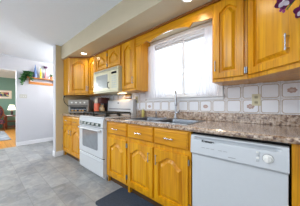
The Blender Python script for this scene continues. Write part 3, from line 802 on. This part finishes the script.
# ------------------------------------------------------------------ orchid at the right edge
og = thing('potted_orchid', 'purple orchid arching over from the right edge before the corner cabinet', 'plant', (2.93, -.42, CT))
b = B(); lathe(b, [(.001, 0), (.05, 0), (.065, .11), (.07, .12), (.062, .12), (.045, .02), (.001, .02)], (2.93, -.42, CT), 20); obj('pot', b, M['whitem'], og, smooth=True)
stp = arc_pts([(2.93, -.42, CT+.1), (2.92, -.46, 1.35), (2.86, -.55, 1.66), (2.78, -.64, 1.72), (2.69, -.70, 1.67), (2.635, -.725, 1.60)], 30)
b = B(); tube(b, stp, .004, 6); obj('stem', b, col('stem_green', 90, 120, 60), og, smooth=True)
def petal(bm, c, d, nrm, L, Wd, mi=0):
    d = Vector(d).normalized(); nrm = Vector(nrm).normalized(); s = d.cross(nrm).normalized(); c = Vector(c)
    t = bmesh.new(); rows = []
    for i in range(7):
        u = i/6; w = Wd*math.sin(PI*min(1, u*.92+.04))**.7; lift = .22*L*u*u
        rows.append([t.verts.new(c+d*(L*u)+s*(w*k)+nrm*(lift-.25*abs(k)*w+.002)) for k in (-1, -.5, 0, .5, 1)])
    for a, q in zip(rows, rows[1:]):
        for k in range(4): t.faces.new((a[k], a[k+1], q[k+1], q[k]))
    ret = bmesh.ops.solidify(t, geom=t.faces[:], thickness=.0012)
    merge(bm, t, mi)
orc = [col('orchid_purple', 112, 10, 84, .5, var=.3, scale=60), col('orchid_white', 232, 220, 232, .5)]
camdir = Vector((-.05, -1, -.45))
for (x, y, z, sc, rot) in ((2.622, -.735, 1.640, 1.15, 54), (2.690, -.74, 1.562, 1.05, 20), (2.70, -.735, 1.66, 1.0, 0)):
    b = B(); nrm = (Vector((.0, -1, -.35))).normalized(); ux = nrm.cross(Vector((0, 0, 1))).normalized(); uy = ux.cross(nrm)
    for k in range(5):
        a = R(rot+72*k); petal(b, (x, y, z), ux*math.cos(a)+uy*math.sin(a), nrm, .034*sc, .015*sc, 0)
    lathe(b, [(.001, -.001), (.007, .004), (.004, .012), (.001, .014)], (x, y-.004, z), 10, 'Y', 1)
    for k in (-1, 1): petal(b, (x, y-.005, z), ux*k*.6-uy*.8, nrm, .026*sc, .010*sc, 1)
    obj('blossom', b, orc, og, smooth=True)
for (x, y, z) in ((2.622, -.732, 1.592), (2.61, -.735, 1.60)):
    b = B(); lathe(b, [(.001, -.010), (.006, -.004), (.007, .003), (.001, .010)], (x, y, z), 10); obj('bud', b, col('bud_magenta', 150, 50, 120), og, smooth=True)
for a in range(5):
    b = B(); an_ = R(72*a+15); petal(b, (2.93, -.42, CT+.11), (math.cos(an_), math.sin(an_), .5), (0, 0, 1), .09, .022); obj('leaf', b, col('leaf_green', 56, 104, 50), og, smooth=True)

# ------------------------------------------------------------------ mat
b = B(); t = bmesh.new()
def rr2(x0, x1, y0, y1, r, z, n=5):
    out = []
    for cx, cy, a0 in ((x1-r, y1-r, 0), (x0+r, y1-r, 90), (x0+r, y0+r, 180), (x1-r, y0+r, 270)):
        for k in range(n+1):
            a = R(a0+90*k/n); out.append((cx+r*math.cos(a), cy+r*math.sin(a), z))
    return out
rings(t, [rr2(1.06, 1.98, -.96, -.56, .04, 0.0005), rr2(1.06, 1.98, -.96, -.56, .04, .009), rr2(1.07, 1.97, -.95, -.57, .04, .014), rr2(1.09, 1.95, -.93, -.59, .04, .012)]); fixn(t); merge(b, t)
def m_mat():
    t = NT('navy_mat'); n = t.noise(t.coord((1, 1, 1)), 120, 3, .6)
    w = t.n('ShaderNodeTexWave'); w.inputs['Scale'].default_value = 30; w.inputs['Distortion'].default_value = 1.5; t.l(t.coord(), w.inputs['Vector'])
    c = t.mix(.3, t.ramp(n, [(.3, srgb(34, 42, 54)), (.7, srgb(62, 72, 88))]), t.ramp(w.outputs['Fac'], [(0, srgb(38, 46, 58)), (1, srgb(72, 82, 98))]))
    t.l(c, t.b.inputs['Base Color']); t.b.inputs['Roughness'].default_value = .9; return t.m
o = base(obj('floor_mat', b, m_mat()), (1.5, -.78, 0)); tag(o, 'dark navy floor mat lying before the sink cabinets', 'mat')

# ------------------------------------------------------------------ wall shelf on the left wall
SX = -2.62
ws = thing('wall_shelf', 'wooden wall shelf with a lower rail on the white hall wall', 'shelf', (SX, -.64, 1.86))
wood = oak('shelf_oak', 'X')
def m_shelf():
    t = NT('shelf_wood'); f = t.noise(t.coord((60, 2, 60)), 1, 4)
    t.l(t.ramp(f, [(.3, srgb(176, 100, 30)), (.7, srgb(220, 146, 60))]), t.b.inputs['Base Color']); t.b.inputs['Roughness'].default_value = .4; return t.m
sw = m_shelf()
b = B(); box(b, SX, SX+.15, -.985, -.31, 1.852, 1.876, .004); obj('shelf_board', b, sw, ws)
b = B(); box(b, SX, SX+.022, -.92, -.31, 1.695, 1.765, .003); obj('rail', b, sw, ws)
for yy in (-.91, -.33):
    b = B(); prism(b, [(SX+.001, 1.70), (SX+.025, 1.70), (SX+.03, 1.76), (SX+.06, 1.80), (SX+.12, 1.83), (SX+.12, 1.852), (SX+.001, 1.852)], yy-.01, yy+.01, axis='Y'); obj('bracket', b, sw, ws)
SZ = 1.876
def vase(name, label, cat, y, prof, mat, dx=.07):
    r = thing(name, label, cat, (SX+dx, y, SZ)); b = B(); lathe(b, prof, (SX+dx, y, SZ), 18); return r, obj(name.split('_')[-1]+'_body', b, mat, r, smooth=True)
r, _ = vase('glass_bottle', 'tall pointed blue bottle on the wall shelf', 'bottle', -.79, [(.001, 0), (.050, 0), (.052, .02), (.040, .14), (.024, .24), (.012, .33), (.001, .34)], col('bottle_blue', 104, 128, 176, .2))
b = B(); lathe(b, [(.001, .375), (.009, .37), (.013, .352), (.008, .335), (.001, .335)], (SX+.07, -.79, SZ), 14); obj('stopper', b, col('stopper_blue', 130, 150, 190, .2), r, smooth=True)
r, _ = vase('glass_bottle', 'slim yellow bottle in the middle of the wall shelf', 'bottle', -.665, [(.001, 0), (.026, 0), (.028, .02), (.028, .16), (.014, .20), (.012, .26), (.015, .265), (.015, .275), (.001, .275)], col('bottle_yellow', 224, 204, 30, .25))
b = B(); lathe(b, [(.001, .31), (.010, .305), (.012, .275), (.001, .275)], (SX+.07, -.665, SZ), 12); obj('stopper', b, col('stopper_green', 110, 150, 40), r, smooth=True)
r, _ = vase('flower_vase', 'pink vase holding a round purple flower on the wall shelf', 'vase', -.545, [(.001, 0), (.030, 0), (.036, .04), (.026, .12), (.016, .18), (.022, .20), (.001, .19)], col('vase_pink', 214, 150, 160, .3))
b = B(); tube(b, [(SX+.07, -.545, SZ+.18), (SX+.07, -.548, SZ+.33)], .006, 6); obj('stem', b, col('stem_green', 90, 120, 60), r)
b = B()
for k in range(26):
    a = rnd.random()*2*PI; e_ = rnd.uniform(-1.2, .9); petal(b, (SX+.07, -.548, SZ+.345), (math.cos(a), math.sin(a), e_), (0, 0, 1), .062, .018)
lathe(b, [(.001, -.035), (.03, -.022), (.042, 0), (.03, .02), (.001, .028)], (SX+.07, -.548, SZ+.345), 14)
obj('flower_head', b, col('flower_purple', 112, 54, 104, .6, var=.3), r)
r, _ = vase('plant_pot', 'small orange pot with a green sprig at the right end of the wall shelf', 'pot', -.40, [(.001, 0), (.030, 0), (.040, .07), (.043, .08), (.036, .08), (.001, .07)], col('pot_orange', 224, 140, 90, .5))
b = B()
for k in range(14):
    a = rnd.random()*2*PI; petal(b, (SX+.07, -.40, SZ+.075), (math.cos(a), math.sin(a), rnd.uniform(.6, 2)), (0, 0, 1), rnd.uniform(.05, .09), .012)
obj('sprig', b, col('sprig_green', 96, 140, 80, .6, var=.2), r)
r, _ = vase('plant_pot', 'little pale pot between the pink vase and the orange pot', 'pot', -.475, [(.001, 0), (.022, 0), (.028, .06), (.024, .06), (.001, .05)], col('pot_pale', 226, 214, 200, .5), .11)
# trailing ivy
iv = thing('trailing_ivy', 'bushy green ivy trailing over the left end of the wall shelf', 'plant', (SX+.08, -.93, SZ))
b = B(); lathe(b, [(.001, 0), (.036, 0), (.044, .06), (.048, .07), (.040, .07), (.001, .06)], (SX+.08, -.93, SZ), 18); obj('pot', b, col('ivy_pot', 96, 84, 70), iv, smooth=True)
b = B(); bs = B(); vines = []
for k in range(17):
    a = rnd.uniform(0, 2*PI); ln_ = rnd.uniform(.06, .13)
    if k < 9:
        y1 = -.91-rnd.uniform(.06, .20); vines.append([(SX+.08, -.93, SZ+.07), (SX+.10+rnd.uniform(-.03, .05), (-.91+y1)/2, SZ+.13), (SX+.10, y1, SZ+rnd.uniform(.0, .08)), (SX+.09+rnd.uniform(-.03, .03), y1-rnd.uniform(.0, .05), SZ-rnd.uniform(.05, .24))])
    elif k < 15:
        vines.append([(SX+.08, -.93, SZ+.07), (SX+.09, -.92+.04*math.cos(a), SZ+.11), (SX+.09, -.90+.05*math.cos(a), SZ+rnd.uniform(.06, .13))])
    else:
        vines.append([(SX+.08, -.93, SZ+.07), (SX+.16, -.93, SZ+.06), (SX+.175, -.95+.05*math.cos(a), SZ-.02), (SX+.17, -.95+.07*math.cos(a), SZ-rnd.uniform(.05, .08))])
for v in vines:
    p = arc_pts(v, 14); tube(bs, p, .0025, 5)
    for q in p[2:]:
        for _ in range(2):
            a = rnd.uniform(0, 2*PI); dd = Vector((abs(math.cos(a))*.6, math.sin(a), rnd.uniform(-.8, .4)))
            qq = q+Vector((max(0, rnd.uniform(-.01, .03)), rnd.uniform(-.015, .015), rnd.uniform(-.015, .015)))
            petal(b, qq, dd, Vector((1, rnd.uniform(-.5, .5), rnd.uniform(0, .8))), rnd.uniform(.035, .055), rnd.uniform(.014, .022), 0 if rnd.random() < .7 else 1)
obj('foliage', b, [col('ivy_dark', 56, 132, 64, .5, var=.3), col('ivy_light', 140, 188, 122, .5, var=.3)], iv)
obj('vines', bs, col('vine_green', 60, 90, 40), iv)
# switch plate
sp = thing('light_switch_plate', 'wide pale grey switch plate on the wall beside the doorway', 'switch', (SX, -1.04, 1.35))
b = B(); box(b, SX, SX+.006, -1.118, -.962, 1.292, 1.395, .002); obj('cover_plate', b, col('switch_ivory', 190, 188, 178), sp)
for k in range(3):
    b = B(); box(b, SX+.005, SX+.014, -1.092+.046*k, -1.080+.046*k, 1.33, 1.355, .002); obj('toggle', b, M['whitem'], sp)

# ------------------------------------------------------------------ living room seen through the opening
pf = thing('framed_picture', 'wide framed colourful picture on the green living room wall', 'picture', (-7.27, -1.25, 1.5))
b = B(); box(b, -7.279, -7.262, -1.62, -.85, 1.45, 1.79); obj('mat_board', b, col('mat_cream', 226, 214, 200), pf)
b = B()
for (a, c, d, e_) in ((-1.65, -.82, 1.42, 1.45), (-1.65, -.82, 1.79, 1.82), (-1.65, -1.62, 1.45, 1.79), (-.85, -.82, 1.45, 1.79)): box(b, -7.279, -7.25, a, c, d, e_)
obj('frame', b, col('frame_pale', 214, 198, 180), pf)
def m_art():
    t = NT('abstract_art'); n = t.n('ShaderNodeTexVoronoi'); n.inputs['Scale'].default_value = 14; t.l(t.coord(), n.inputs['Vector'])
    sp = t.n('ShaderNodeSeparateColor'); t.l(n.outputs['Color'], sp.inputs[0])
    c = t.ramp(sp.outputs[0], [(.0, srgb(40, 60, 130)), (.35, srgb(30, 34, 50)), (.6, srgb(180, 40, 50)), (.8, srgb(60, 110, 80)), (1, srgb(210, 190, 120))])
    t.l(c, t.b.inputs['Base Color']); return t.m
b = B(); box(b, -7.262, -7.258, -1.55, -.92, 1.52, 1.73); obj('artwork', b, m_art(), pf)
redwood = col('cherry_wood', 120, 52, 24, .35)
et = thing('end_table', 'dark red wooden end table with a lower shelf in the living room', 'table', (-6.8, -.84, 0))
b = B(); box(b, -7.05, -6.55, -1.08, -.60, .585, .62, .006); obj('tabletop', b, redwood, et)
for zz in (.10, .34): b = B(); box(b, -7.0, -6.6, -1.03, -.65, zz, zz+.028, .004); obj('shelf', b, redwood, et)
for xx in (-7.02, -6.58):
    for yy in (-1.05, -.63): b = B(); box(b, xx-.02, xx+.02, yy-.02, yy+.02, 0, .585, .003); obj('leg', b, redwood, et)
tl = thing('table_lamp', 'lit table lamp with white shade on the end table', 'lamp', (-6.8, -.86, .62))
b = B(); lathe(b, [(.001, 0), (.08, 0), (.08, .015), (.03, .03), (.045, .10), (.05, .16), (.02, .24), (.012, .27), (.001, .27)], (-6.8, -.86, .62), 18); obj('lamp_base', b, col('lamp_base_dark', 60, 40, 44, .3), tl, smooth=True)
b = B(); lathe(b, [(.15, .26), (.085, .50), (.082, .50), (.147, .26)], (-6.8, -.86, .62), 22); obj('lamp_shade', b, plain('lit_shade', srgb(250, 240, 220), .7, emit=(1, .86, .66, 1), es=1.6), tl, smooth=True)
l = bpy.data.lights.new('table_lamp_bulb', 'POINT'); l.energy = 10; l.color = (1, .8, .55); l.shadow_soft_size = .04
o = bpy.data.objects.new('table_lamp_bulb', l); COL.objects.link(o); o.location = (-6.8, -.86, 1.0)
bx = thing('book', 'white magazine lying on the end table beneath the lamp', 'book', (-6.66, -.95, .62))
b = B(); box(b, -6.72, -6.57, -1.04, -.86, .62, .635, .002); obj('pages', b, M['trim'], bx)
ac = thing('armchair', 'carved wooden armchair with dark patterned upholstery in the living room', 'armchair', (-6.5, -1.42, 0))
dkw = col('chair_wood', 128, 62, 30, .35)
def m_uph():
    t = NT('patterned_upholstery'); n = t.noise(t.coord(), 14, 3)
    t.l(t.ramp(n, [(.4, srgb(34, 34, 62)), (.55, srgb(96, 40, 48)), (.7, srgb(150, 120, 110))]), t.b.inputs['Base Color']); t.b.inputs['Roughness'].default_value = .9; return t.m
uph = m_uph()
b = B(); box(b, -6.78, -6.22, -1.72, -1.14, .28, .46, .05, 3); obj('seat', b, uph, ac)
b = B(); t = bmesh.new()
def backc(y0, s, x):
    return [(x, -1.43+s*.30*math.sin(2*PI*k/20) if False else -1.43+s*.27*math.cos(2*PI*k/20), .78+s*.33*math.sin(2*PI*k/20)) for k in range(20)]
rings(t, [backc(0, 1, -6.80), backc(0, 1, -6.74), backc(0, .8, -6.70)]); fixn(t); merge(b, t); obj('backrest', b, uph, ac, smooth=True)
b = B(); tube(b, [(-6.76, -1.43+.28*math.cos(2*PI*k/24), .78+.35*math.sin(2*PI*k/24)) for k in range(25)], .028, 8); obj('back_frame', b, dkw, ac, smooth=True)
for s in (-1, 1):
    yy = -1.43+s*.29
    b = B(); tube(b, arc_pts([(-6.76, yy, .68), (-6.5, yy, .69), (-6.3, yy, .66), (-6.24, yy, .60), (-6.28, yy, .44)], 16), .026, 8); obj('armrest', b, dkw, ac, smooth=True)
    for xx in (-6.74, -6.26): b = B(); tube(b, [(xx, yy*.98-.03, .32), (xx+.02, yy*.98-.03, .15), (xx, yy*.98-.03, 0)], [.03, .02, .018], 8); obj('leg', b, dkw, ac, smooth=True)
def m_rug():
    t = NT('grey_rug'); n = t.noise(t.coord(), 6, 3)
    t.l(t.ramp(n, [(.35, srgb(120, 128, 140)), (.65, srgb(168, 172, 178))]), t.b.inputs['Base Color']); t.b.inputs['Roughness'].default_value = .95; return t.m
b = B(); t = bmesh.new(); rings(t, [[(-6.15, -2.9, z), (-3.75, -2.9, z), (-3.75, -1.17, z), (-6.15, -1.17, z)] for z in (.0005, .014)]); fixn(t); merge(b, t)
o = base(obj('area_rug', b, m_rug()), (-5, -2, 0)); tag(o, 'grey area rug on the wood floor of the living room', 'rug')

# housings for the unseen fill lights added behind the camera
for x, y, s, lab in ((2.0, -2.3, .38, 'added square white ceiling light for fill behind the viewer, nearest the right wall'), (.2, -2.5, .28, 'smaller added square white ceiling light for fill toward the hall side'), (-1.7, -3.2, .28, 'added square ceiling light for fill by the doorway to the living room, behind the viewer')):
    r = thing('added_ceiling_light', lab, 'light', (x, y, 2.3)); b = B(); box(b, x-s, x+s, y-s, y+s, 2.27, CE, .01); obj('housing', b, M['trim'], r)
bpy.context.view_layer.update()

r = thing('added_ceiling_light', 'added square ceiling light for fill in the living room beyond the doorway', 'light', (-4.8, -2.4, 2.33)); b = B(); box(b, -5.22, -4.38, -2.82, -1.98, 2.32, 2.44, .01); obj('housing', b, M['trim'], r)  # unseen fixture added to brighten the living room

fl = thing('fill_floor_lamp', 'added brass uplighter floor lamp brightening the living room from outside the view', 'lamp', (-3.4, -2.15, 0))  # unseen lamp put in to brighten the living room ceiling
b = B(); lathe(b, [(.001, 0), (.15, 0), (.15, .02), (.02, .04), (.001, .04)], (-3.4, -2.15, 0), 20); obj('lamp_base', b, M['chrome'], fl, smooth=True)
b = B(); tube(b, [(-3.4, -2.15, .03), (-3.4, -2.15, 1.62)], .012, 10); obj('pole', b, M['chrome'], fl, smooth=True)
b = B(); lathe(b, [(.02, 1.60), (.10, 1.64), (.17, 1.72), (.165, 1.72), (.09, 1.65), (.001, 1.63)], (-3.4, -2.15, 0), 22); obj('lamp_shade', b, M['trim'], fl, smooth=True)
l = bpy.data.lights.new('fill_uplight', 'POINT'); l.energy = 110; l.color = (.95, .98, 1); l.shadow_soft_size = .06
o = bpy.data.objects.new('fill_uplight', l); COL.objects.link(o); o.location = (-3.4, -2.15, 1.78)
